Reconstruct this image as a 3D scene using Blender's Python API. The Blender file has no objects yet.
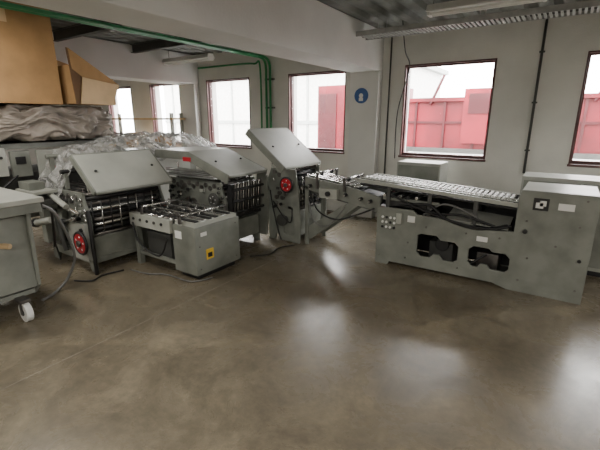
import bpy, bmesh, math, random
from mathutils import Vector, Matrix, Euler, noise
random.seed(7)
scene=bpy.context.scene

# ---------------- materials ----------------
def mat(name,col,rough=0.5,metal=0.0,var=0.08,scale=6.0,bump=0.0,bscale=60.0,dirt=0.0,spec=0.5):
    m=bpy.data.materials.new(name); m.use_nodes=True
    nt=m.node_tree; n=nt.nodes; l=nt.links
    p=n['Principled BSDF']
    tc=n.new('ShaderNodeTexCoord'); no=n.new('ShaderNodeTexNoise')
    no.inputs['Scale'].default_value=scale; no.inputs['Detail'].default_value=6
    l.new(tc.outputs['Object'],no.inputs['Vector'])
    cr=n.new('ShaderNodeValToRGB')
    a=[max(0,c*(1-var*2-dirt)) for c in col]; b=[min(1,c*(1+var)) for c in col]
    cr.color_ramp.elements[0].position=0.3; cr.color_ramp.elements[1].position=0.62
    cr.color_ramp.elements[0].color=(*a,1); cr.color_ramp.elements[1].color=(*b,1)
    l.new(no.outputs['Fac'],cr.inputs['Fac']); l.new(cr.outputs['Color'],p.inputs['Base Color'])
    p.inputs['Roughness'].default_value=rough; p.inputs['Metallic'].default_value=metal
    p.inputs['Specular IOR Level'].default_value=spec
    if bump>0:
        n2=n.new('ShaderNodeTexNoise'); n2.inputs['Scale'].default_value=bscale; n2.inputs['Detail'].default_value=4
        l.new(tc.outputs['Object'],n2.inputs['Vector'])
        bp=n.new('ShaderNodeBump'); bp.inputs['Strength'].default_value=bump; bp.inputs['Distance'].default_value=0.02
        l.new(n2.outputs['Fac'],bp.inputs['Height']); l.new(bp.outputs['Normal'],p.inputs['Normal'])
    return m
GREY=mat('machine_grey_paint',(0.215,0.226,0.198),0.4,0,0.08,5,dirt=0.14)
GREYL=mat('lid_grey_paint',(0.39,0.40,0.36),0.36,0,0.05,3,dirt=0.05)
GREYD=mat('dark_grey_paint',(0.065,0.066,0.062),0.5,0,0.1,5)
BLACK=mat('black_rubber_and_dark_fill',(0.014,0.014,0.015),0.5,0,0.1,8)
STEEL=mat('brushed_steel',(0.55,0.55,0.53),0.26,0.9,0.08,12)
STEELD=mat('oily_steel',(0.16,0.15,0.14),0.36,0.8,0.15,12)
RED=mat('red_plastic',(0.5,0.012,0.025),0.4,0,0.05)
WHITE=mat('white_plastic',(0.75,0.75,0.72),0.45,0,0.03)
YELLOW=mat('yellow_sticker',(0.75,0.48,0.04),0.5,0,0.03)
BLUE=mat('blue_sign',(0.02,0.09,0.28),0.4,0,0.03)
WOOD=mat('pale_wood',(0.50,0.36,0.20),0.6,0,0.12,10)
CARD=mat('cardboard',(0.42,0.25,0.11),0.85,0,0.07,5,0.1,90)
CARDL=mat('cardboard_inside',(0.66,0.48,0.28),0.85,0,0.05,5)
CARDD=mat('cardboard_dark',(0.16,0.09,0.045),0.9,0,0.07,5)
GREEN=mat('green_conduit',(0.02,0.22,0.07),0.4,0,0.05)
CABLE=mat('grey_cable',(0.16,0.16,0.155),0.5)
TRAY=mat('galvanised_tray',(0.40,0.41,0.40),0.45,0.4,0.1,9)
WALL=mat('painted_wall',(0.69,0.68,0.64),0.75,0,0.05,1.3,0.15,40,dirt=0.05)
BEAM=mat('painted_concrete',(0.68,0.68,0.66),0.75,0,0.04,1.5,0.1,40)
FRAME=mat('window_frame_paint',(0.09,0.03,0.028),0.5,0,0.08)
DECK=mat('corrugated_deck',(0.21,0.22,0.205),0.55,0.2,0.15,3,dirt=0.1)
LORRY=mat('red_lorry_paint',(0.17,0.003,0.012),0.45,0,0.3,1.2)
LORRYD=mat('dark_red_paint',(0.06,0.002,0.006),0.45,0,0.15,2)
EXTB=mat('exterior_render',(0.75,0.74,0.7),0.8)
EXTC=mat('exterior_render_grey',(0.4,0.42,0.40),0.8)  # darker grey for roof slab, ribs and band
ASPH=mat('asphalt',(0.2,0.2,0.2),0.9,0,0.1,4)
LABEL=mat('paper_label',(0.8,0.8,0.77),0.6,0,0.02)

def emis(name,col,s):
    m=bpy.data.materials.new(name); m.use_nodes=True; p=m.node_tree.nodes['Principled BSDF']
    p.inputs['Emission Color'].default_value=(*col,1); p.inputs['Emission Strength'].default_value=s
    p.inputs['Base Color'].default_value=(*col,1); return m
TUBE=emis('added_fill_tube',(0.95,1,0.97),3.0)  # glow used only on the added fill fixtures

def plastic(name,alpha,rough,col):
    m=bpy.data.materials.new(name); m.use_nodes=True
    nt=m.node_tree; n=nt.nodes; l=nt.links; p=n['Principled BSDF']
    p.inputs['Base Color'].default_value=(*col,1); p.inputs['Roughness'].default_value=rough
    tc=n.new('ShaderNodeTexCoord'); no=n.new('ShaderNodeTexNoise'); no.inputs['Scale'].default_value=6; no.inputs['Distortion'].default_value=2.5; no.inputs['Detail'].default_value=6
    l.new(tc.outputs['Object'],no.inputs['Vector'])
    r=n.new('ShaderNodeValToRGB'); r.color_ramp.elements[0].position=0.4; r.color_ramp.elements[1].position=0.62
    r.color_ramp.elements[0].color=(alpha-0.15,)*3+(1,); r.color_ramp.elements[1].color=(min(1,alpha+0.3),)*3+(1,)
    l.new(no.outputs['Fac'],r.inputs['Fac']); l.new(r.outputs[0],p.inputs['Alpha'])
    bp=n.new('ShaderNodeBump'); bp.inputs['Strength'].default_value=1; bp.inputs['Distance'].default_value=0.06
    l.new(no.outputs['Fac'],bp.inputs['Height']); l.new(bp.outputs['Normal'],p.inputs['Normal'])
    return m
FILM=plastic('clear_plastic_film',0.38,0.14,(0.6,0.6,0.58))
WRAP=mat('dusty_wrap',(0.27,0.235,0.20),0.35,0,0.2,4,0.0,9,dirt=0.2)

def glass():
    m=bpy.data.materials.new('window_glass'); m.use_nodes=True
    nt=m.node_tree; n=nt.nodes; l=nt.links; n.remove(n['Principled BSDF'])
    t=n.new('ShaderNodeBsdfTransparent'); g=n.new('ShaderNodeBsdfGlossy'); g.inputs['Roughness'].default_value=0.05
    x=n.new('ShaderNodeMixShader'); x.inputs[0].default_value=0.06
    l.new(t.outputs[0],x.inputs[1]); l.new(g.outputs[0],x.inputs[2]); l.new(x.outputs[0],n['Material Output'].inputs['Surface'])
    return m
GLASS=glass()

def floor_mat():
    m=bpy.data.materials.new('polished_concrete'); m.use_nodes=True
    nt=m.node_tree; n=nt.nodes; l=nt.links; p=n['Principled BSDF']
    tc=n.new('ShaderNodeTexCoord')
    def noise_(s,d,dist=0,rough=0.5):
        x=n.new('ShaderNodeTexNoise'); x.inputs['Scale'].default_value=s; x.inputs['Detail'].default_value=d; x.inputs['Distortion'].default_value=dist; x.inputs['Roughness'].default_value=rough
        l.new(tc.outputs['Object'],x.inputs['Vector']); return x
    n1=noise_(0.5,3); n2=noise_(2.0,12,0.5,0.75); n3=noise_(18,8,0,0.75); n4=noise_(1.1,5,1.5,0.6)
    def ramp(src,p0,c0,p1,c1):
        r=n.new('ShaderNodeValToRGB'); r.color_ramp.elements[0].position=p0; r.color_ramp.elements[1].position=p1
        r.color_ramp.elements[0].color=c0; r.color_ramp.elements[1].color=c1; l.new(src,r.inputs['Fac']); return r
    r1=ramp(n1.outputs['Fac'],0.3,(0.155,0.128,0.088,1),0.7,(0.235,0.203,0.150,1))
    r2=ramp(n2.outputs['Fac'],0.34,(0.60,0.59,0.56,1),0.64,(1.28,1.28,1.27,1))
    r3=ramp(n3.outputs['Fac'],0.35,(0.80,0.80,0.79,1),0.65,(1.16,1.16,1.16,1))
    r4=ramp(n4.outputs['Fac'],0.55,(1,1,1,1),0.72,(1.35,1.34,1.30,1))
    def mul(a,b):
        x=n.new('ShaderNodeMixRGB'); x.blend_type='MULTIPLY'; x.inputs[0].default_value=1
        l.new(a,x.inputs[1]); l.new(b,x.inputs[2]); return x.outputs[0]
    c=mul(mul(mul(r1.outputs[0],r2.outputs[0]),r3.outputs[0]),r4.outputs[0])
    l.new(c,p.inputs['Base Color'])
    rr=ramp(n2.outputs['Fac'],0.35,(0.36,0.36,0.36,1),0.65,(0.20,0.20,0.20,1))
    l.new(rr.outputs[0],p.inputs['Roughness'])
    return m
FLOOR=floor_mat()
JOINT=mat('floor_joint_fill',(0.27,0.24,0.19),0.4,0,0.2,8)

# ---------------- builder ----------------
class B:
    def __init__(s,name,parent=None,bevel=0.003):
        s.name=name; s.parent=parent; s.bm=bmesh.new(); s.mats=[]; s.bevel=bevel
    def mi(s,m):
        if m not in s.mats: s.mats.append(m)
        return s.mats.index(m)
    def merge(s,t,m,M=None):
        i=s.mi(m)
        for f in t.faces: f.material_index=i
        bmesh.ops.recalc_face_normals(t,faces=t.faces)
        if M is not None: t.transform(M)
        me=bpy.data.meshes.new('t'); t.to_mesh(me); t.free(); s.bm.from_mesh(me); bpy.data.meshes.remove(me)
    def box(s,x0,x1,y0,y1,z0,z1,m,rot=None):
        t=bmesh.new(); bmesh.ops.create_cube(t,size=1)
        c=Vector(((x0+x1)/2,(y0+y1)/2,(z0+z1)/2))
        M=Matrix.Translation(c)@(Euler(rot).to_matrix().to_4x4() if rot else Matrix())@Matrix.Diagonal((abs(x1-x0),abs(y1-y0),abs(z1-z0),1))
        s.merge(t,m,M); return s
    def prism(s,pts,axis,a0,a1,m,holes=()):
        t=bmesh.new(); edges=[]
        def mk(p):
            if axis=='y': return (p[0],a0,p[1])
            if axis=='x': return (a0,p[0],p[1])
            return (p[0],p[1],a0)
        for loop in [pts]+list(holes):
            v=[t.verts.new(mk(p)) for p in loop]
            for i in range(len(v)): edges.append(t.edges.new((v[i],v[(i+1)%len(v)])))
        bmesh.ops.triangle_fill(t,edges=edges,use_beauty=True,use_dissolve=False)
        r=bmesh.ops.extrude_face_region(t,geom=list(t.faces))
        d=a1-a0; vec={'y':(0,d,0),'x':(d,0,0),'z':(0,0,d)}[axis]
        bmesh.ops.translate(t,vec=vec,verts=[g for g in r['geom'] if isinstance(g,bmesh.types.BMVert)])
        s.merge(t,m); return s
    def cyl(s,p1,p2,r,m,seg=14,r2=None):
        p1=Vector(p1);p2=Vector(p2); d=p2-p1
        t=bmesh.new(); bmesh.ops.create_cone(t,cap_ends=True,segments=seg,radius1=r,radius2=r if r2 is None else r2,depth=d.length)
        for f in t.faces:
            if len(f.verts)==4: f.smooth=True
        M=Matrix.Translation((p1+p2)/2)@d.to_track_quat('Z','Y').to_matrix().to_4x4()
        s.merge(t,m,M); return s
    def tube(s,pts,r,m,seg=8,closed=False,smooth=True):
        P=[Vector(p) for p in pts]; Q=[]
        n=len(P)
        if smooth:
            rng=range(n if closed else n-1)
            for i in rng:
                if closed: a,b,c,d=P[(i-1)%n],P[i],P[(i+1)%n],P[(i+2)%n]
                else: a,b,c,d=P[max(i-1,0)],P[i],P[i+1],P[min(i+2,n-1)]
                for k in range(6):
                    u=k/6; Q.append(0.5*((2*b)+(c-a)*u+(2*a-5*b+4*c-d)*u*u+(3*b-a-3*c+d)*u**3))
            if not closed: Q.append(P[-1])
        else: Q=P
        t=bmesh.new(); rings=[]; N=len(Q); ref=Vector((0.13,0.31,0.94))
        for i in range(N):
            if closed: tg=(Q[(i+1)%N]-Q[i-1])
            else: tg=(Q[min(i+1,N-1)]-Q[max(i-1,0)])
            tg.normalize(); a=tg.cross(ref)
            if a.length<1e-3: a=tg.cross(Vector((1,0,0)))
            a.normalize(); b=tg.cross(a)
            rings.append([t.verts.new(Q[i]+a*r*math.cos(2*math.pi*k/seg)+b*r*math.sin(2*math.pi*k/seg)) for k in range(seg)])
        for i in range(N if closed else N-1):
            A=rings[i];Bb=rings[(i+1)%N]
            for k in range(seg):
                f=t.faces.new((A[k],A[(k+1)%seg],Bb[(k+1)%seg],Bb[k])); f.smooth=True
        if not closed:
            t.faces.new(rings[0]); t.faces.new(rings[-1])
        s.merge(t,m); return s
    def wheel(s,c,axis,R,m,hub=STEELD,w=0.03):
        c=Vector(c); ax=Vector(axis).normalized(); a=ax.orthogonal().normalized(); b=ax.cross(a)
        s.tube([c+a*R*math.cos(2*math.pi*k/12)+b*R*math.sin(2*math.pi*k/12) for k in range(12)],w*0.5,BLACK if m is RED else m,closed=True)
        s.cyl(c-ax*0.008,c+ax*0.012,R*0.92,m,24)
        for k in range(5):
            d=a*math.cos(1.2566*k)+b*math.sin(1.2566*k); s.cyl(c+d*R*0.62,c+d*R*0.62+ax*0.014,R*0.10,LABEL,8)
        s.cyl(c-ax*0.03,c+ax*0.035,R*0.3,hub)
        return s
    def done(s):
        me=bpy.data.meshes.new(s.name); s.bm.to_mesh(me); s.bm.free()
        for m in s.mats: me.materials.append(m)
        o=bpy.data.objects.new(s.name,me); scene.collection.objects.link(o)
        if s.bevel>0:
            md=o.modifiers.new('bev','BEVEL'); md.width=s.bevel; md.segments=2; md.limit_method='ANGLE'; md.angle_limit=math.radians(50)
        if s.parent: o.parent=s.parent
        return o
def empty(name):
    e=bpy.data.objects.new(name,None); scene.collection.objects.link(e); e.empty_display_size=0.2; return e
def rrect(x0,x1,z0,z1,r,n=5):
    o=[]
    for cx,cz,a0 in ((x1-r,z1-r,0),(x0+r,z1-r,90),(x0+r,z0+r,180),(x1-r,z0+r,270)):
        for k in range(n+1):
            a=math.radians(a0+90*k/n); o.append((cx+r*math.cos(a),cz+r*math.sin(a)))
    return o

# ---------------- room ----------------
XL,XR,YN,YW,H=-12.5,5.0,-6.0,6.0,2.86
B('floor',bevel=0).box(XL,XR,YN,YW+0.3,-0.1,0,FLOOR).done()
j=B('floor_joint_strips',bevel=0)
j.box(-2.653,-2.647,YN,YW-0.2,0,0.0008,JOINT).box(XL,XR,-0.6,-0.59,0,0.0008,JOINT)
j.done()
WZ0,WZ1=1.05,2.37
wins=[(-10.1,-9.05),(-8.3,-7.25),(-6.4,-5.22),(-4.3,-3.14),(-2.16,-0.92),(0.05,1.28),(2.2,3.4)]
w=B('wall_back',bevel=0)
w.prism([(XL,0),(XR,0),(XR,H+0.1),(XL,H+0.1)],'y',YW,YW+0.28,WALL,holes=[[(a,WZ0),(b,WZ0),(b,WZ1),(a,WZ1)] for a,b in wins])
w.done()
B('wall_left',bevel=0).box(XL-0.2,XL,YN,YW,0,H+0.1,WALL).done()
B('wall_right',bevel=0).box(XR,XR+0.2,YN,YW,0,H+0.1,WALL).done()
B('wall_front',bevel=0).box(XL,XR,YN-0.2,YN,0,H+0.1,WALL).done()
c=B('ceiling',bevel=0)
pts=[];x=XL
while x<XR:
    pts+= [(x,H),(x+0.10,H),(x+0.13,H+0.05),(x+0.22,H+0.05)]; x+=0.25
pts.append((XR,H)); pts+= [(XR,H+0.15),(XL,H+0.15)]
c.prism(pts,'y',YN,YW+0.28,DECK); c.done()
for i,(a,b) in enumerate(wins):
    w=B('window_%d'%(i+1)); y0,y1=YW+0.05,YW+0.12; t=0.04
    w.box(a,a+t,y0,y1,WZ0,WZ1,FRAME).box(b-t,b,y0,y1,WZ0,WZ1,FRAME).box(a+t,b-t,y0,y1,WZ0,WZ0+t,FRAME).box(a+t,b-t,y0,y1,WZ1-t,WZ1,FRAME)
    w.box(a-0.01,b+0.01,YW-0.03,YW+0.05,WZ0-0.03,WZ0,FRAME)
    w.box(a,a+0.02,YW-0.005,y0,WZ0,WZ1,FRAME).box(b-0.02,b,YW-0.005,y0,WZ0,WZ1,FRAME).box(a,b,YW-0.005,y0,WZ1-0.02,WZ1,FRAME)
    w.box(a+t,b-t,y0+0.03,y0+0.035,WZ0+t,WZ1-t,GLASS)
    w.done()
    L=bpy.data.lights.new('window_portal_%d'%(i+1),'AREA'); L.shape='RECTANGLE'; L.size=b-a; L.size_y=WZ1-WZ0
    L.cycles.is_portal=True
    o=bpy.data.objects.new('window_portal_%d'%(i+1),L); scene.collection.objects.link(o)
    o.location=((a+b)/2,YW+0.2,(WZ0+WZ1)/2); o.rotation_euler=(math.radians(-90),0,0)
for i,xc in enumerate((-10.95,-6.85,-2.75,1.55)):
    B('ceiling_beam',bevel=0.01).box(xc-0.24,xc+0.24,YN,YW,2.3,H,BEAM).done()
    B('pillar',bevel=0.01).box(xc-0.24,xc+0.24,YW-0.15,YW,0,2.3,BEAM).done()
for y in (-3.5,0.3,1.8,3.2,4.5):
    for x0,x1 in ((-10.7,-7.1),(-6.6,-3.0)):
        jb=B('steel_joist',bevel=0)
        jb.box(x0,x1,y-0.04,y+0.04,H-0.14,H-0.13,GREYD).box(x0,x1,y-0.005,y+0.005,H-0.13,H-0.01,GREYD).box(x0,x1,y-0.04,y+0.04,H-0.01,H,GREYD)
        jb.done()
g=B('green_conduit_pipe_drop',bevel=0)
for dx in (0,0.09):
    g.tube([(-4.75+dx,5.6,2.66),(-4.75+dx,5.75,2.66),(-4.75+dx,5.88,2.62),(-4.75+dx,5.93,2.5),(-4.75+dx,5.93,2.2),(-4.75+dx,5.93,0.9)],0.022,GREEN)
for z in (2.3,1.8,1.4): g.box(-4.80,-4.6,5.95,5.995,z-0.015,z+0.015,STEELD)
g.done()
g=B('green_conduit_pipe_run',bevel=0)
for dx in (0,0.09): g.cyl((-4.75+dx,-5.9,2.66),(-4.75+dx,5.6,2.66),0.022,GREEN)
g.done()
g=B('green_conduit_branch',bevel=0)
g.tube([(-6.5,5.9,2.60),(-5.5,5.9,2.60),(-5.0,5.9,2.58),(-4.86,5.9,2.48),(-4.86,5.9,1.0)],0.018,GREEN); g.done()
p=B('conduit_pipe',bevel=0); p.cyl((-0.42,5.96,0.9),(-0.42,5.96,2.84),0.016,GREYD)
for z in (1.2,1.8,2.4): p.box(-0.45,-0.39,5.955,5.995,z-0.01,z+0.01,GREYD)
p.done()
p=B('conduit_pipe',bevel=0); p.cyl((-2.38,5.97,0.6),(-2.38,5.97,2.84),0.012,GREYD); p.done()
p=B('hanging_cable',bevel=0); p.tube([(-2.02,5.4,2.84),(-2.03,5.6,2.5),(-2.06,5.9,2.3),(-2.22,5.96,1.7),(-2.22,5.96,1.0)],0.008,BLACK); p.done()
t=B('cable_tray',bevel=0)
for y in (5.02,5.32): t.box(-2.5,4.9,y-0.006,y+0.006,2.64,2.70,TRAY)
x=-2.45
while x<4.9: t.box(x,x+0.025,5.02,5.32,2.645,2.655,TRAY); x+=0.05
for x in (-2.2,-1.0,0.3,2.6,4.0):
    for y in (5.03,5.31): t.cyl((x,y,2.69),(x,y,H),0.005,TRAY,6)
t.tube([(-2.5,5.12,2.67),(-1,5.15,2.67),(1,5.1,2.67),(4.8,5.15,2.67)],0.012,BLACK)
t.tube([(-2.5,5.22,2.67),(-1,5.2,2.67),(1,5.24,2.67),(4.8,5.2,2.67)],0.014,CABLE)
t.done()
def fixture(x,y,z,Lh=0.75,power=0):
    f=B('fluorescent_or_fill_fixture')  # serves the visible ceiling fixtures and the added fill ones
    f.prism([(y-0.09,z),(y+0.09,z),(y+0.05,z+0.07),(y-0.05,z+0.07)],'x',x-Lh,x+Lh,WHITE)
    for dy in (-0.04,0.04): f.cyl((x-Lh+0.03,y+dy,z-0.02),(x+Lh-0.03,y+dy,z-0.02),0.014,TUBE if power else WHITE)
    for sx in (-Lh+0.02,Lh-0.02): f.box(x+sx-0.015,x+sx+0.015,y-0.06,y+0.06,z-0.035,z,WHITE)
    for sx in (-0.5,0.5): f.cyl((x+sx,y,z+0.06),(x+sx,y,H-0.005),0.005,STEELD,6)
    f.done()
    if power:
        L=bpy.data.lights.new('added_fill_lamp','AREA'); L.shape='RECTANGLE'; L.size=2*Lh; L.size_y=0.2; L.energy=power; L.color=(1,0.95,0.87)  # area light added for interior fill
        o=bpy.data.objects.new('added_fill_lamp',L); scene.collection.objects.link(o); o.location=(x,y,z-0.05)
fixture(-5.95,5.15,2.62,0.62)
fixture(-0.9,4.62,2.70,0.55)
for (x,y,pw) in ((-5.6,-1.5,85),(0,-1.5,105),(-1.2,-4,95),(3.2,-3,80),(-8.5,2.2,50),(-8.5,-2.5,60),(3.2,1.2,80),(-3.9,1.2,34)):  # made-up fixtures out of view, added to brighten the room
    fixture(x,y,2.66,0.7,pw)
s=B('round_safety_sign',bevel=0)
s.cyl((-2.78,5.83,1.95),(-2.78,5.849,1.95),0.115,BLUE,32).cyl((-2.78,5.826,1.95),(-2.78,5.83,1.95),0.035,WHITE,16).box(-2.815,-2.745,5.826,5.83,1.87,1.92,WHITE)
s.done()
s=B('timber_rack')
for x in (-9.3,-7.0):
    s.box(x-0.03,x+0.03,5.5,5.56,0,1.72,GREYL).box(x-0.03,x+0.03,5.75,5.81,0,1.72,GREYL).box(x-0.03,x+0.03,5.56,5.75,0.9,0.95,GREYL)
s.box(-9.4,-6.9,5.46,5.82,1.58,1.62,WOOD).box(-9.4,-6.9,5.48,5.82,0.95,0.99,WOOD)
for x,h in ((-9.1,.22),(-8.7,.3),(-8.2,.18),(-7.6,.27)): s.box(x,x+0.32,5.5,5.78,0.99,0.99+h,GREYL if h<.25 else CARD)
s.done()

# ---------------- exterior ----------------
B('ground_outside',bevel=0).box(-40,30,6.3,60,-0.25,-0.15,ASPH).done()
q=B('red_lorry_trailer')
q.box(-3.6,4.5,9.0,11.2,0.95,2.0,LORRY)
x=-3.55
while x<4.5: q.box(x,x+0.05,8.95,9.0,0.95,2.0,LORRYD); x+=0.62
q.box(-3.65,4.55,8.91,9.02,1.96,2.04,LORRY).box(-3.65,4.55,8.93,9.02,0.88,0.98,GREYD).box(-3.6,4.5,8.96,9.0,1.5,1.55,LORRYD)
q.box(-5.45,-3.75,8.9,11.2,0.5,2.4,LORRY).box(-5.4,-4.9,8.88,8.9,0.8,2.2,LORRYD).box(-4.7,-3.9,8.88,8.9,0.8,1.35,LORRYD)
q.box(-1.9,-1.2,8.9,9.3,1.1,2.2,LORRY).box(-1.8,-1.3,8.88,8.9,1.7,2.1,LORRYD)
q.box(0.9,1.9,8.9,9.3,1.2,2.35,LORRY).box(1.0,1.8,8.88,8.9,1.7,2.2,GREYD)
for x in (-3.4,-2.6,-0.6,0.3): q.cyl((x,8.95,1.9),(x+0.25,8.95,2.5),0.03,LORRYD)
for x in (-4.6,-3.1,1.5,2.7,3.9): q.cyl((x,9.0,0.33),(x,9.35,0.33),0.48,BLACK,24).cyl((x,8.98,0.33),(x,9.0,0.33),0.2,STEEL)
q.done()
b=B('neighbour_building'); b.box(-26,-7,20,26,-0.15,4.2,EXTB).box(-26.3,-6.7,19.6,26.4,4.2,4.45,EXTC)
for x in range(-25,-8,3): b.box(x,x+0.12,19.93,20.0,0,4.2,EXTC)
b.box(-26,-7,19.9,20,1.3,1.5,EXTC)
b.done()

# ---------------- fold unit ----------------
def clutter(b,x0,x1,y,z0,z1,n,seed):
    R=random.Random(seed)
    for i in range(n):
        x=R.uniform(x0,x1); z=R.uniform(z0,z1); k=R.random()
        if k<0.3:
            r=R.uniform(0.025,0.05); b.cyl((x,y-0.02,z),(x,y,z),r,STEELD,20).cyl((x,y-0.03,z),(x,y-0.02,z),r*0.35,STEEL,10)
        elif k<0.55:
            b.cyl((x,y-0.045,z),(x,y,z),0.010,STEEL,8).cyl((x,y-0.07,z),(x,y-0.045,z),0.02,BLACK,14)
        elif k<0.75:
            b.box(x-0.03,x+0.03,y-0.03,y,z-0.015,z+0.02,GREYL if R.random()<0.4 else GREYD)
        elif k<0.9:
            b.cyl((x,y-0.02,z),(x+R.uniform(-.12,.12),y-0.02,z+R.uniform(-.1,.1)),0.008,STEEL,8)
        else:
            b.box(x-0.02,x+0.02,y-0.004,y,z-0.012,z+0.012,LABEL)
def sideplate(b,x0,x1,y,H1,th=0.03,m=GREY,hole=True):
    r=[(x0,0.0),(x0+0.10,0.0),(x0+0.13,0.09),(x1-0.13,0.09),(x1-0.10,0),(x1,0),(x1,H1*0.72),(x1-0.07,H1*0.92),(x1-0.07,H1),(x0+0.06,H1),(x0,H1*0.86)]
    hs=[]
    if hole and x1-x0>0.55: hs=[rrect(x0+0.13,x1-0.13,0.18,H1*0.42,0.05)]
    b.prism(r,'y',y,y+th,m,holes=hs)
def fold_unit(name,x0,x1,y0,y1,H1,wheelpos=None,wheelR=0.1,wm=RED,seed=1,nc=14):
    e=empty(name)
    f=B('frame',e); sideplate(f,x0,x1,y0,H1); sideplate(f,x0,x1,y1-0.03,H1)
    f.box(x0+0.02,x1-0.02,y0+0.03,y1-0.03,0.10,0.16,GREY)
    f.box(x0+0.03,x0+0.06,y0+0.03,y1-0.03,0.16,H1*0.6,GREY)
    f.box(x1-0.05,x1-0.02,y0+0.03,y1-0.03,0.16,H1*0.45,GREY)
    f.box(x0+0.1,x1-0.1,y0+0.05,y1-0.05,H1*0.45,H1*0.88,BLACK)  # this and next: dark core blocks, interior shade put in as colour
    f.box(x0+0.15,x1-0.15,y0+0.09,y1-0.2,0.16,H1*0.4,GREYD)
    f.done()
    r=B('rollers',e,0); n=int((x1-x0-0.2)/0.075)
    for i in range(n):
        x=x0+0.12+i*0.075; z=H1-0.05-0.035*(i%2)
        r.cyl((x,y0+0.03,z),(x,y1-0.03,z),0.028,STEELD if i%3 else BLACK)
        r.cyl((x,y0-0.012,z),(x,y0,z),0.03,STEELD,16)
    for i in range(8):
        z=H1*0.47+i*0.055; x=x1-0.06+0.01*(i%2)-0.05*(i>5)
        r.cyl((x,y0+0.03,z),(x,y1-0.03,z),0.02,(STEELD,BLACK,STEEL)[i%3])
        r.cyl((x,y0-0.02,z),(x,y0,z),0.02,STEEL,12)
    for k in range(9):
        y=y0+0.06+k*(y1-y0-0.12)/8
        r.box(x0+0.1,x1-0.1,y-0.006,y+0.006,H1-0.015,H1+0.002,STEELD)
        r.cyl((x1-0.03,y,H1*0.5),(x1-0.03,y,H1*0.9),0.008,STEEL if k%2 else BLACK,8)
    r.done()
    d=B('controls',e)
    for i in range(4):
        x=x0+0.18+i*(x1-x0-0.36)/3; z=H1*(0.62+0.06*(i%2))
        d.cyl((x,y0-0.05,z),(x,y0,z),0.022,BLACK).cyl((x,y0-0.06,z),(x,y0-0.05,z),0.03,STEELD)
    d.cyl((x0+0.25,y0-0.05,0.3),(x0+0.25,y0+0.08,0.3),0.08,GREYD,20)
    clutter(d,x0+0.08,x1-0.08,y0,H1*0.45,H1*0.9,nc,seed)
    if wheelpos:
        d.wheel((wheelpos[0],y0-0.09,wheelpos[1]),(0,-1,0),wheelR,wm); d.cyl((wheelpos[0],y0-0.09,wheelpos[1]),(wheelpos[0],y0,wheelpos[1]),0.018,STEEL)
    d.tube([(x0+0.1,y0-0.02,H1*0.55),(x0+0.3,y0-0.05,H1*0.35),(x0+0.5 if x1-x0>.6 else x0+.4,y0-0.04,H1*0.3),(x1-0.08,y0-0.03,H1*0.5)],0.009,BLACK)
    d.tube([(x0+0.05,y0-0.02,H1*0.7),(x0+0.12,y0-0.05,H1*0.45),(x0+0.2,y0-0.04,0.12),(x0+0.25,y0-0.05,0.03)],0.009,BLACK)
    d.done()
    return e
def lid(e,xa,za,xb,zb,y0,y1,flat=0.0,skirt=0.09):
    h=B('hood',e,0.008)
    d=Vector((xb-xa,zb-za)).normalized(); nrm=Vector((-d.y,d.x));
    if nrm.y<0: nrm=-nrm
    prof=[(xa,za),(xb,zb)]
    if flat: prof.append((xb-flat,zb))
    t=0.02
    inner=[(p[0]-nrm.x*t*0.6,p[1]-t*1.2) for p in prof[::-1]]
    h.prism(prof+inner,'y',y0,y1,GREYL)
    sk=prof+[(p[0]-nrm.x*skirt,p[1]-nrm.y*skirt) for p in prof[::-1]]
    h.prism(sk,'y',y0-0.015,y0+0.004,GREY); h.prism(sk,'y',y1-0.004,y1+0.015,GREY)
    h.cyl((xa-0.01,y0,za-0.02),(xa-0.01,y1,za-0.02),0.016,GREY)
    ex=prof[-1]
    h.box(ex[0]-0.015,ex[0]+0.01,y0,y1,ex[1]-skirt,ex[1],GREY)
    for yy in (y0+0.12,y1-0.12):
        mx,mz=(xa+xb)/2,(za+zb)/2
        h.cyl((mx+nrm.x*0.005,yy,mz),(mx+nrm.x*0.02,yy,mz+nrm.y*0.02),0.015,BLACK)
    h.done()

# D
D=fold_unit('paper_folding_machine',-3.25,-2.75,4.05,4.68,0.98,(-2.88,0.79),0.09,seed=4,nc=10)
lid(D,-2.80,1.03,-3.38,1.48,3.84,4.66)
k=B('stay_arms',D)
for y in (4.1,4.64): k.cyl((-3.2,y,0.95),(-3.3,y,1.36),0.012,STEEL).cyl((-2.85,y,0.93),(-2.85,y,1.0),0.012,STEEL)
for i in range(5): k.box(-3.22+i*0.05,-3.21+i*0.05,4.12,4.62,0.95,1.2-0.04*i,STEELD if i%2 else GREY,rot=(0,-0.5,0))
k.prism([(-3.05,0.02),(-2.72,0.02),(-2.70,0.3),(-2.78,0.98),(-3.0,0.98),(-3.08,0.4)],'y',4.02,4.045,GREY,holes=[rrect(-2.98,-2.8,0.12,0.36,0.04)])
k.done()
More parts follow.
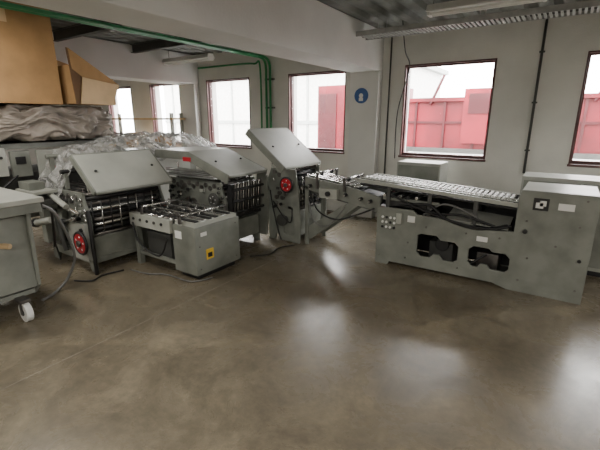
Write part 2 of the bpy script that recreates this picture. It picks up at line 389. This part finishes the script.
# C
C=fold_unit('paper_folding_machine',-4.35,-3.3,3.3,3.92,0.86,(-3.42,0.66),0.07,GREYD,seed=8,nc=24)
lid(C,-3.12,0.98,-3.8,1.22,3.2,3.88,flat=0.62,skirt=0.11)
k=B('logo_and_stays',C)
k.box(-3.88,-3.74,3.178,3.186,1.1,1.15,RED)
for x in (-4.2,-3.4): k.cyl((x,3.35,0.84),(x,3.35,1.05 if x<-4 else 0.98),0.014,STEEL).cyl((x,3.85,0.84),(x,3.85,1.05 if x<-4 else 0.98),0.014,STEEL)
for i in range(14): k.cyl((-4.25,3.36+i*0.038,0.885),(-3.36,3.36+i*0.038,0.885),0.007,STEEL if i%2 else STEELD,8)
k.box(-3.3,-3.22,3.42,3.8,0.15,0.4,GREY)
k.box(-3.3,-3.24,3.34,3.88,0.42,0.84,BLACK)
for i in range(11): k.cyl((-3.23,3.37+i*0.048,0.46),(-3.20,3.37+i*0.048,0.86),0.009,STEEL if i%2 else STEELD,8)
for z in (0.5,0.64,0.78): k.cyl((-3.2,3.33,z),(-3.2,3.89,z),0.018,BLACK)
k.prism([(-3.34,0.1),(-3.16,0.1),(-3.12,0.5),(-3.14,0.9),(-3.3,0.92)],'y',3.88,3.91,GREY)
k.cyl((-3.2,3.91,0.72),(-3.2,3.94,0.72),0.06,BLACK,20)
for i in range(5): k.box(-4.28,-3.4,3.22,3.3,0.90+i*0.022,0.905+i*0.022,STEELD if i%2 else GREY)
k.done()
# A
A=fold_unit('paper_folding_machine',-4.9,-3.98,2.0,2.95,0.86,(-4.04,0.35),0.115,seed=15,nc=28)
lid(A,-3.80,0.90,-4.18,1.25,2.02,2.93,skirt=0.06)
k=B('levers_and_infeed',A)
k.cyl((-4.8,1.93,0.8),(-4.02,1.93,0.66),0.02,STEEL).cyl((-4.7,1.9,0.88),(-4.2,1.9,0.72),0.03,GREYL)
k.cyl((-3.94,1.98,0.0),(-3.94,1.98,0.7),0.02,BLACK).cyl((-4.4,1.92,0.2),(-4.55,1.92,0.75),0.025,GREYD)
k.box(-4.85,-4.4,1.93,1.99,0.5,0.66,GREY).box(-4.35,-4.0,1.95,1.995,0.14,0.55,GREYL)
for y in (2.1,2.85): k.cyl((-4.1,y,0.84),(-4.15,y,1.18),0.014,STEEL)
for i in range(20): k.cyl((-4.8,2.08+i*0.04,0.87+0.01*(i%2)),(-4.2,2.08+i*0.04,0.87),0.008,STEELD if i%2 else BLACK,8)
for y in (2.05,2.9): k.box(-4.72,-4.68,y-0.02,y+0.02,0.86,1.2,GREY).box(-4.45,-4.41,y-0.02,y+0.02,0.86,1.05,GREY)
k.cyl((-4.7,2.0,1.2),(-4.7,2.95,1.2),0.025,GREY).cyl((-4.43,2.0,1.05),(-4.43,2.95,1.05),0.025,BLACK)
k.box(-4.88,-4.45,1.72,1.95,0.84,0.87,GREYL).box(-4.86,-4.6,1.75,1.9,0.87,0.95,GREY)
for i in range(5): k.cyl((-4.84+i*0.08,1.715,0.80),(-4.84+i*0.08,1.74,0.80),0.02,BLACK,12)
k.box(-4.86,-4.44,1.74,1.95,0.72,0.78,GREYD).box(-4.6,-4.5,1.80,1.95,0.3,0.72,GREY)
k.cyl((-4.7,1.8,0.5),(-4.35,1.8,0.58),0.035,GREYL).cyl((-4.75,1.8,0.49),(-4.7,1.8,0.5),0.05,BLACK)
k.cyl((-4.3,1.9,0.55),(-4.05,1.88,0.62),0.015,STEEL).cyl((-4.32,1.9,0.54),(-4.3,1.9,0.55),0.035,BLACK)
k.done()

# B delivery table
T=empty('sheet_delivery_table')
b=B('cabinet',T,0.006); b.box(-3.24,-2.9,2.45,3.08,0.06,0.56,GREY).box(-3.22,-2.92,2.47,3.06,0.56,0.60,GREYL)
b.box(-3.2,-2.94,2.5,3.03,0,0.06,BLACK)
b.box(-2.9,-2.895,2.58,2.68,0.2,0.31,YELLOW).box(-2.896,-2.893,2.60,2.66,0.22,0.27,BLACK).box(-2.9,-2.895,2.52,2.60,0.46,0.50,WHITE).box(-3.2,-3.1,2.445,2.45,0.42,0.5,LABEL)
for y,z in ((2.5,0.12),(3.02,0.12),(2.5,0.36),(3.02,0.5)): b.cyl((-2.9,y,z),(-2.893,y,z),0.008,STEELD,8)
b.done()
b=B('table_frame',T); b.box(-3.93,-3.24,2.42,2.47,0.46,0.6,GREYL).box(-3.93,-3.24,3.06,3.11,0.46,0.6,GREY).box(-3.93,-3.24,2.47,3.06,0.46,0.58,GREYD)
b.box(-3.90,-3.84,2.44,2.5,0,0.46,GREY).box(-3.90,-3.84,3.03,3.09,0,0.46,GREY).box(-3.9,-3.24,2.45,2.48,0.12,0.16,GREY)
b.box(-3.75,-3.35,2.5,3.0,0.1,0.4,GREYD)
for i in range(5): b.cyl((-3.85+i*0.12,2.405,0.54),(-3.85+i*0.12,2.42,0.54),0.015,STEELD if i%2 else BLACK,12)
b.done()
b=B('delivery_belts',T,0)
for y in (2.53,2.62,2.71,2.80,2.89,2.98): b.box(-3.92,-2.95,y-0.022,y+0.022,0.60,0.612,BLACK if y not in (2.62,2.89) else STEEL)
for i in range(9): b.cyl((-3.9+i*0.085,2.47,0.59),(-3.9+i*0.085,3.06,0.59),0.016,STEEL if i%2 else STEELD)
for x,z in ((-3.72,0.68),(-3.1,0.66)):
    b.cyl((x,2.43,z),(x,3.1,z),0.011,STEEL)
    for y in (2.44,3.09): b.box(x-0.015,x+0.015,y-0.01,y+0.01,0.58,z+0.012,STEELD)
for y in (2.56,2.74,2.93):
    b.box(-3.9,-3.05,y-0.007,y+0.007,0.66,0.672,STEEL)
    for i in range(6): b.cyl((-3.8+i*0.13,y-0.012,0.632),(-3.8+i*0.13,y+0.012,0.632),0.018,STEEL if i%2 else STEELD,12)
b.tube([(-3.85,2.4,0.5),(-3.7,2.36,0.3),(-3.4,2.38,0.2),(-3.3,2.42,0.4)],0.01,BLACK)
b.done()

# ---------------- E ----------------
E=empty('roller_conveyor_folding_unit')
X0,X1=-1.65,0.31
f=B('side_plates',E,0.004)
out=[(X0,0),(X0+0.15,0),(X0+0.17,0.04),(-0.42,0.04),(-0.28,0.0),(X1,0),(X1,0.98),(-0.27,0.98),(-0.29,0.90),(-0.29,0.58),(-0.62,0.55),(-0.66,0.60),(-1.2,0.62),(-1.25,0.66),(X0,0.66)]
h1=[(-1.18,0.40),(-1.14,0.42),(-0.98,0.42),(-0.94,0.38),(-0.80,0.38),(-0.76,0.34),(-0.76,0.20),(-0.80,0.17),(-0.90,0.17),(-0.94,0.22),(-1.0,0.22),(-1.04,0.17),(-1.14,0.17),(-1.18,0.21)]
h2=[(-0.66,0.34),(-0.62,0.38),(-0.48,0.38),(-0.45,0.35),(-0.33,0.35),(-0.29,0.31),(-0.29,0.20),(-0.32,0.17),(-0.45,0.17),(-0.48,0.21),(-0.54,0.21),(-0.57,0.17),(-0.62,0.17),(-0.66,0.21)]
f.prism(out,'y',4.0,4.03,GREY,holes=[h1,h2]); f.prism(out,'y',4.58,4.61,GREY)
f.box(-0.27,0.30,4.03,4.58,0.95,0.98,GREYL).box(0.27,0.31,4.03,4.58,0.02,0.95,GREY).box(X0,X0+0.03,4.03,4.58,0.05,0.62,GREY)
f.box(-0.26,-0.23,4.03,4.58,0.2,0.95,GREY).box(-1.6,0.25,4.1,4.5,0.03,0.06,GREYD).box(-1.6,-0.3,4.54,4.57,0.06,0.84,BLACK)  # last box: black panel, shade of the interior put in as colour
f.done()
f=B('top_deck',E)
XD=-1.93
def zt(x): return 0.945+(x-XD)*(-0.10/1.65)
for y in (4.04,4.56):
    f.prism([(XD,zt(XD)-0.04),(-0.28,zt(-0.28)-0.04),(-0.28,zt(-0.28)),(XD,zt(XD))],'y',y-0.012,y+0.012,GREYL)
f.prism([(XD+.03,zt(XD)-0.08),(-0.29,zt(-0.29)-0.07),(-0.29,zt(-0.29)-0.055),(XD+.03,zt(XD)-0.06)],'y',4.06,4.54,BLACK)
for x in (-1.55,-1.1,-0.65):
    for y in (4.05,4.55): f.box(x-0.02,x+0.02,y-0.01,y+0.01,0.55,zt(x)-0.04,GREYD)
f.done()
r=B('deck_rollers',E,0)
x=XD+0.04
while x<-0.3:
    r.cyl((x,4.06,zt(x)-0.018),(x,4.54,zt(x)-0.018),0.014,STEEL,10); x+=0.045
for y in (4.1,4.2,4.5):
    r.prism([(XD+.02,zt(XD)),(-0.3,zt(-0.3)),(-0.3,zt(-0.3)+0.008),(XD+.02,zt(XD)+0.008)],'y',y-0.014,y+0.014,GREYL)
x=XD+0.06
while x<-0.35:
    r.cyl((x,4.12,zt(x)+0.01),(x,4.18,zt(x)+0.01),0.012,WHITE,8); r.box(x-0.012,x+0.012,4.22,4.46,zt(x)-0.004,zt(x)+0.006,LABEL); x+=0.05
r.done()
r=B('inner_mechanism',E)
r.box(-1.5,-0.35,4.1,4.5,0.46,0.5,GREYD).box(-0.92,-0.34,4.04,4.36,0.62,0.63,GREYL,rot=(0.2,0.06,0))
r.box(-1.6,-1.15,4.1,4.5,0.66,0.72,GREYD)
for i in range(3): r.cyl((-1.55+i*0.18,4.03,0.6-0.01*i),(-1.55+i*0.18,4.54,0.6-0.01*i),0.026,STEEL if i%2 else BLACK)
for i in range(5): r.cyl((-1.6+i*0.09,4.05,0.78),(-1.6+i*0.09,4.54,0.78),0.02,BLACK if i%2 else STEEL)
r.box(-1.62,-0.32,4.5,4.53,0.72,0.75,GREY).box(-1.62,-1.0,4.06,4.09,0.73,0.76,GREY)
r.tube([(-1.45,4.05,0.68),(-1.1,4.0,0.74),(-0.9,3.985,0.62),(-0.6,4.0,0.56),(-0.35,4.05,0.62)],0.014,BLACK)
r.tube([(-1.3,4.04,0.72),(-1.0,4.0,0.66),(-0.75,3.98,0.68),(-0.45,4.02,0.60)],0.012,BLACK)
r.tube([(-1.5,4.02,0.8),(-1.2,3.98,0.7),(-0.8,3.975,0.6),(-0.5,3.99,0.58),(-0.32,4.05,0.62)],0.012,BLACK)
r.tube([(-1.15,4.05,0.62),(-0.95,4.03,0.76),(-0.7,4.03,0.70),(-0.55,4.06,0.6)],0.011,CABLE)
r.box(-1.1,-0.85,4.2,4.45,0.06,0.3,GREYD).box(-0.6,-0.4,4.15,4.4,0.06,0.28,STEELD)
r.cyl((-0.95,4.12,0.3),(-0.95,4.4,0.3),0.07,BLACK,18)
r.tube([(-1.2,4.05,0.1),(-1.0,4.06,0.08),(-0.7,4.05,0.14),(-0.5,4.06,0.3)],0.012,BLACK)
r.done()
r=B('controls',E,0.002)
for i in range(3):
    for jx in range(4):
        r.cyl((-1.58+jx*0.045,3.985,0.44+i*0.055),(-1.58+jx*0.045,4.0,0.44+i*0.055),0.014,LABEL if (i+jx)%3 else BLACK,12)
r.box(-1.42,-1.36,3.97,4.0,0.5,0.62,GREYL).box(-1.3,-1.22,3.99,4.0,0.53,0.6,WHITE)
r.box(-0.17,-0.05,3.994,4.0,0.81,0.92,BLACK).box(-0.15,-0.09,3.990,3.994,0.83,0.88,WHITE).box(-0.12,-0.07,3.990,3.994,0.85,0.90,WHITE)
r.box(0.02,0.14,3.994,4.0,0.83,0.89,LABEL).box(-0.60,-0.5,3.994,4.0,0.44,0.49,LABEL)
for x,z in ((-0.2,0.7),(0.2,0.7),(-0.2,0.12),(0.25,0.12),(-1.6,0.1),(-0.75,0.12),(0.05,0.5),(0.22,0.93),(-0.15,0.35),(-1.28,0.3),(-1.3,0.12),(-0.7,0.5),(-1.1,0.5),(-0.4,0.5)):
    r.cyl((x,3.992,z),(x,4.0,z),0.010,STEELD,10)
r.cyl((-0.2,3.98,0.6),(-0.2,4.0,0.6),0.02,BLACK).cyl((0.24,3.985,0.4),(0.24,4.0,0.4),0.015,BLACK)
r.done()
f=B('register_section_frame',E)
XA,XE=-2.69,-1.66
def zr(x): return 0.90-(x-XA)*0.13
for y in (4.10,4.56):
    f.prism([(XA,0.74),(XE,0.56),(XE,0.74),(-2.0,zr(-2.0)),(XA,zr(XA))],'y',y,y+0.025,GREY)
for y in (4.12,4.52):
    f.prism([(XA,0.10),(XA+0.08,0.08),(-2.0,0.56),(-1.9,0.64),(-2.02,0.66),(XA,0.22)],'y',y,y+0.025,GREY)
for y in (4.1,4.55): f.box(XA,XA+0.05,y,y+0.03,0,0.78,GREY)
f.prism([(XA+0.02,0.70),(XE,0.55),(XE,0.6),(XA+0.02,0.75)],'y',4.125,4.56,GREYD)
f.prism([(-2.55,0.76),(-1.75,0.62),(-1.75,0.72),(-2.55,0.84)],'y',4.18,4.5,BLACK)
f.done()
f=B('register_section_rollers',E,0)
for i in range(13):
    x=-2.66+i*0.056; z=zr(x)-0.02
    f.cyl((x,4.12,z),(x,4.56,z),0.016,STEEL if i%3 else BLACK,10)
for y in (4.16,4.24,4.32,4.4,4.48):
    f.prism([(XA,zr(XA)+0.01),(-1.96,zr(-1.96)+0.01),(-1.96,zr(-1.96)+0.02),(XA,zr(XA)+0.02)],'y',y-0.012,y+0.012,STEEL)
for x,z in ((-2.5,0.95),(-2.12,0.91)):
    f.cyl((x,4.08,z),(x,4.6,z),0.013,STEEL)
    for y in (4.09,4.59): f.box(x-0.015,x+0.015,y-0.012,y+0.012,0.76,z+0.015,STEELD)
    for y in (4.2,4.45): f.cyl((x,y-0.012,z-0.012),(x,y+0.012,z-0.012),0.025,BLACK,14)
f.box(-2.45,-2.2,4.05,4.10,0.66,0.78,GREYL).cyl((-2.32,4.02,0.72),(-2.32,4.05,0.72),0.03,BLACK)
for x in (-2.6,-2.1,-1.9,-1.78): f.cyl((x,4.06,zr(x)-0.1),(x,4.10,zr(x)-0.1),0.022,BLACK).cyl((x,4.04,zr(x)-0.1),(x,4.06,zr(x)-0.1),0.012,STEEL)
f.tube([(-2.6,4.08,0.72),(-2.45,4.03,0.5),(-2.2,4.03,0.42),(-1.95,4.05,0.5),(-1.7,4.02,0.62)],0.01,BLACK)
f.tube([(-2.62,4.08,0.6),(-2.5,4.03,0.35),(-2.3,4.04,0.33),(-2.1,4.08,0.58)],0.008,CABLE)
f.done()

e=B('electrical_cabinet',bevel=0.006); e.box(-1.95,-1.35,5.35,5.75,0.06,1.02,GREYL).box(-1.92,-1.38,5.38,5.72,0,0.06,BLACK).box(-1.93,-1.37,5.342,5.35,0.1,0.98,GREY).box(-1.45,-1.42,5.325,5.345,0.5,0.62,BLACK); e.done()
e=B('electrical_cabinet',bevel=0.006); e.box(-0.35,0.75,4.85,5.3,0.06,1.0,GREYL).box(-0.32,0.72,4.88,5.27,0,0.06,BLACK).box(-0.33,0.18,4.842,4.85,0.1,0.96,GREY).box(0.2,0.73,4.842,4.85,0.1,0.96,GREY).box(0.12,0.14,4.83,4.845,0.5,0.6,BLACK); e.done()

# ---------------- left side ----------------
N=empty('sheet_feeder_table')
f=B('table',N,0.005)
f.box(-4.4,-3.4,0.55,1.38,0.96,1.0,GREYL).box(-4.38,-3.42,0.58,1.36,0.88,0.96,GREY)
for y in (1.26,0.62):
    f.prism([(-4.3,0.16),(-3.6,0.16),(-3.5,0.26),(-3.46,0.88),(-4.3,0.88)],'y',y,y+0.03,GREY)
f.box(-4.3,-3.55,0.65,1.26,0.18,0.22,GREY).box(-3.56,-3.50,0.65,1.26,0.25,0.86,GREY)
f.cyl((-3.5,1.05,0.66),(-3.42,1.10,0.655),0.022,WOOD).cyl((-3.5,0.95,0.45),(-3.485,0.95,0.45),0.03,RED)
f.done()
f=B('casters',N,0.002)
for x in (-3.46,-4.2):
    for y in (1.13,0.72):
        f.cyl((x,y-0.024,0.08),(x,y+0.024,0.08),0.08,WHITE,28).cyl((x,y-0.029,0.08),(x,y+0.029,0.08),0.026,GREYD)
        f.box(x-0.02,x+0.02,y-0.036,y-0.029,0.06,0.17,STEELD).box(x-0.02,x+0.02,y+0.029,y+0.036,0.06,0.17,STEELD).box(x-0.14,x+0.03,y-0.036,y+0.036,0.165,0.19,STEELD)
f.done()
f=B('handle_and_cables',N,0)
f.tube([(-3.45,1.37,0.93),(-3.5,1.5,0.8),(-3.75,1.7,0.35),(-3.85,1.65,0.1),(-3.8,1.5,0.02),(-3.7,1.35,0.03)],0.013,CABLE)
f.tube([(-3.45,1.39,0.9),(-3.6,1.5,0.85),(-3.85,1.6,0.6),(-4.0,1.65,0.4)],0.012,BLACK)
f.done()
cb=B('floor_cables',bevel=0)
cb.tube([(-2.95,3.3,0.012),(-2.8,3.5,0.012),(-2.85,3.75,0.012),(-2.75,3.95,0.012)],0.008,BLACK)
cb.tube([(-3.75,2.25,0.012),(-3.5,2.28,0.012),(-3.3,2.38,0.012),(-2.95,2.4,0.012),(-2.84,2.6,0.012)],0.007,CABLE)
cb.tube([(-3.95,1.75,0.012),(-3.8,1.85,0.012),(-3.85,2.0,0.012),(-3.8,2.2,0.012)],0.009,BLACK)
cb.done()

S=empty('pile_feeder_stand')
f=B('frame',S,0.005)
for x in (-6.1,-5.05):
    for y in (1.5,3.1): f.box(x-0.04,x+0.04,y-0.04,y+0.04,0,1.32,GREY)
f.box(-6.14,-5.01,1.46,3.14,1.28,1.34,GREY).box(-6.1,-5.0,1.5,3.1,0.5,0.56,GREY).box(-6.0,-5.1,1.6,3.0,0.56,1.0,GREYD)
f.done()
f=B('control_boxes',S,0.005)
f.box(-5.0,-4.95,1.5,1.72,1.0,1.3,GREYL).box(-5.0,-4.95,1.76,1.95,0.98,1.26,GREY).box(-4.99,-4.95,2.02,2.3,0.95,1.26,GREYL)
f.cyl((-4.95,2.16,1.18),(-4.93,2.16,1.18),0.03,BLACK).cyl((-4.95,2.16,1.06),(-4.93,2.16,1.06),0.03,RED)
for i in range(3): f.cyl((-4.95,1.55+i*0.06,1.2),(-4.935,1.55+i*0.06,1.2),0.016,BLACK)
f.box(-4.95,-4.94,1.8,1.9,1.12,1.2,BLACK)
f.tube([(-4.96,1.8,1.0),(-4.93,1.6,0.85),(-4.96,1.5,0.7)],0.014,BLACK)
f.tube([(-4.96,1.6,1.0),(-4.93,1.45,0.7),(-4.95,1.6,0.4),(-4.97,1.7,0.3)],0.014,CABLE)
f.done()

def lump(name,x0,x1,y0,y1,z0,z1,m,amp=0.04,seed=1):
    bm=bmesh.new(); bmesh.ops.create_cube(bm,size=1)
    bmesh.ops.subdivide_edges(bm,edges=bm.edges[:],cuts=70,use_grid_fill=True)
    for v in bm.verts:
        p=v.co.copy()
        q=Vector((abs(p.x)*2,abs(p.y)*2,abs(p.z)*2))
        L=(q.x**7+q.y**7+q.z**7)**(1/7)
        p=p/L if L>0 else p
        P=Vector(((x0+x1)/2+p.x*(x1-x0),(y0+y1)/2+p.y*(y1-y0),(z0+z1)/2+p.z*(z1-z0)))
        w=P+0.25*Vector((noise.noise(P*2.3),noise.noise(P*2.3+Vector((5,1,2))),noise.noise(P*2.9+Vector((1,7,3)))))
        r1=1-2*abs(noise.noise(Vector((w.x*3+seed,w.y*3,w.z*9))))
        r2=1-2*abs(noise.noise(Vector((w.x*8,w.y*8+seed,w.z*22))))
        n=0.7*r1+0.45*r2-0.6
        P+=p.normalized()*n*amp
        if P.z<z0: P.z=z0
        if P.z>z1: P.z=z1
        v.co=P
    for f_ in bm.faces: f_.smooth=True
    me=bpy.data.meshes.new(name); bm.to_mesh(me); bm.free(); me.materials.append(m)
    o=bpy.data.objects.new(name,me); scene.collection.objects.link(o)
    return o
lump('plastic_wrapped_bundle',-6.1,-4.9,1.45,3.0,1.36,1.75,WRAP,amp=0.08,seed=3)
def drape(name,x0,x1,y0,y1,zf,m,n=90):
    bm=bmesh.new(); g=[]
    for i in range(n+1):
        row=[]
        for jj in range(n+1):
            x=x0+(x1-x0)*i/n; y=y0+(y1-y0)*jj/n
            z=zf(x,y)+0.05*noise.noise(Vector((x*5,y*5,0)))+0.09*(0.5-abs(noise.noise(Vector((x*9+noise.noise(Vector((x*3,y*3,4))),y*7,2)))))
            row.append(bm.verts.new((x+0.03*noise.noise(Vector((y*9,z*9,1))),y+0.03*noise.noise(Vector((x*9,z*9,5))),z)))
        g.append(row)
    for i in range(n):
        for jj in range(n):
            f_=bm.faces.new((g[i][jj],g[i+1][jj],g[i+1][jj+1],g[i][jj+1])); f_.smooth=True
    me=bpy.data.meshes.new(name); bm.to_mesh(me); bm.free(); me.materials.append(m)
    o=bpy.data.objects.new(name,me); scene.collection.objects.link(o); return o
drape('plastic_dust_sheet',-4.88,-4.40,1.92,3.9,lambda x,y:1.24+0.1*max(0,min(1,(y-2.3)*2))-0.5*max(0,x+4.62)-1.8*max(0,2.15-y)-0.4*max(0,y-3.2),FILM)
drape('plastic_dust_sheet',-5.9,-4.7,3.2,4.8,lambda x,y:1.34-1.2*max(0,x+4.95)-0.4*max(0,y-4.3),FILM)
u=B('covered_feeder_unit',bevel=0.01); u.box(-5.8,-4.98,3.45,4.35,0.1,1.15,GREY).box(-5.75,-5.0,3.5,4.3,0,0.1,BLACK).box(-4.98,-4.95,3.55,4.2,0.3,1.05,GREYL).done()

def carton(name,x0,x1,y0,y1,z0,z1,rotz):
    cx,cy=(x0+x1)/2,(y0+y1)/2
    b=B(name,bevel=0.002); t=0.008; hx,hy,h=(x1-x0)/2,(y1-y0)/2,(z1-z0)
    b.box(-hx,hx,-hy,-hy+t,0,h,CARD).box(-hx,hx,hy-t,hy,0,h,CARD).box(-hx,-hx+t,-hy+t,hy-t,0,h,CARD).box(hx-t,hx,-hy+t,hy-t,0,h,CARD)
    b.box(-hx+t,hx-t,-hy+t,hy-t,0,t,CARDL)
    b.box(-hx+t,hx-t,-hy+t,hy-t,h-t,h,CARD).box(hx,hx+0.001,-0.03,0.03,h*0.75,h,CARDL)
    o=b.done(); o.location=(cx,cy,z0); o.rotation_euler=(0,0,rotz); return o
carton('cardboard_box',-5.75,-4.85,1.40,2.33,1.76,2.80,math.radians(3))
b=B('open_cardboard_box',bevel=0.002)
b.prism([(0,0),(0.60,0),(0.60,0.30),(0.0,0.44)],'x',-0.008,0,CARD)
b.prism([(0,0),(0.60,0),(0.60,0.34),(0.0,0.44)],'x',-0.45,-0.442,CARD)
b.prism([(-0.442,0),(-0.008,0),(-0.008,0.42),(-0.442,0.42)],'y',0,0.008,CARD)
b.prism([(-0.442,0),(-0.008,0),(-0.008,0.32),(-0.442,0.32)],'y',0.592,0.6,CARD)
b.box(-0.442,-0.008,0.008,0.592,0,0.008,CARD)
b.prism([(0.05,0.0),(0.52,0.0),(0.66,0.25),(0.12,0.30)],'x',0.02,0.028,CARDL)
b.prism([(-0.02,0.60),(0.66,0.255),(0.12,0.305),(0.0,0.38)],'x',0.012,0.019,CARD)
b.prism([(-0.04,0.60),(-0.02,0.60),(0.12,0.31),(0.05,0.0),(0.0,0.0)],'x',0.004,0.011,CARDD)
b.prism([(0.0,0.44),(0.60,0.34),(0.52,0.45),(-0.02,0.56)],'x',-0.45,-0.442,CARD)
o=b.done(); o.location=(-4.80,2.46,1.77); o.rotation_euler=(0,0,math.radians(13))

# ---------------- world & camera ----------------
wd=bpy.data.worlds.new('World'); scene.world=wd; wd.use_nodes=True
bg=wd.node_tree.nodes['Background']; bg.inputs[0].default_value=(1.0,0.985,0.97,1); bg.inputs[1].default_value=26.0
cam=bpy.data.cameras.new('Camera'); cam.sensor_width=36; cam.lens=388/600*36
co=bpy.data.objects.new('Camera',cam); scene.collection.objects.link(co)
co.location=(0,0,1.6); co.rotation_euler=(math.radians(90-15.3),0,math.radians(34))
scene.camera=co
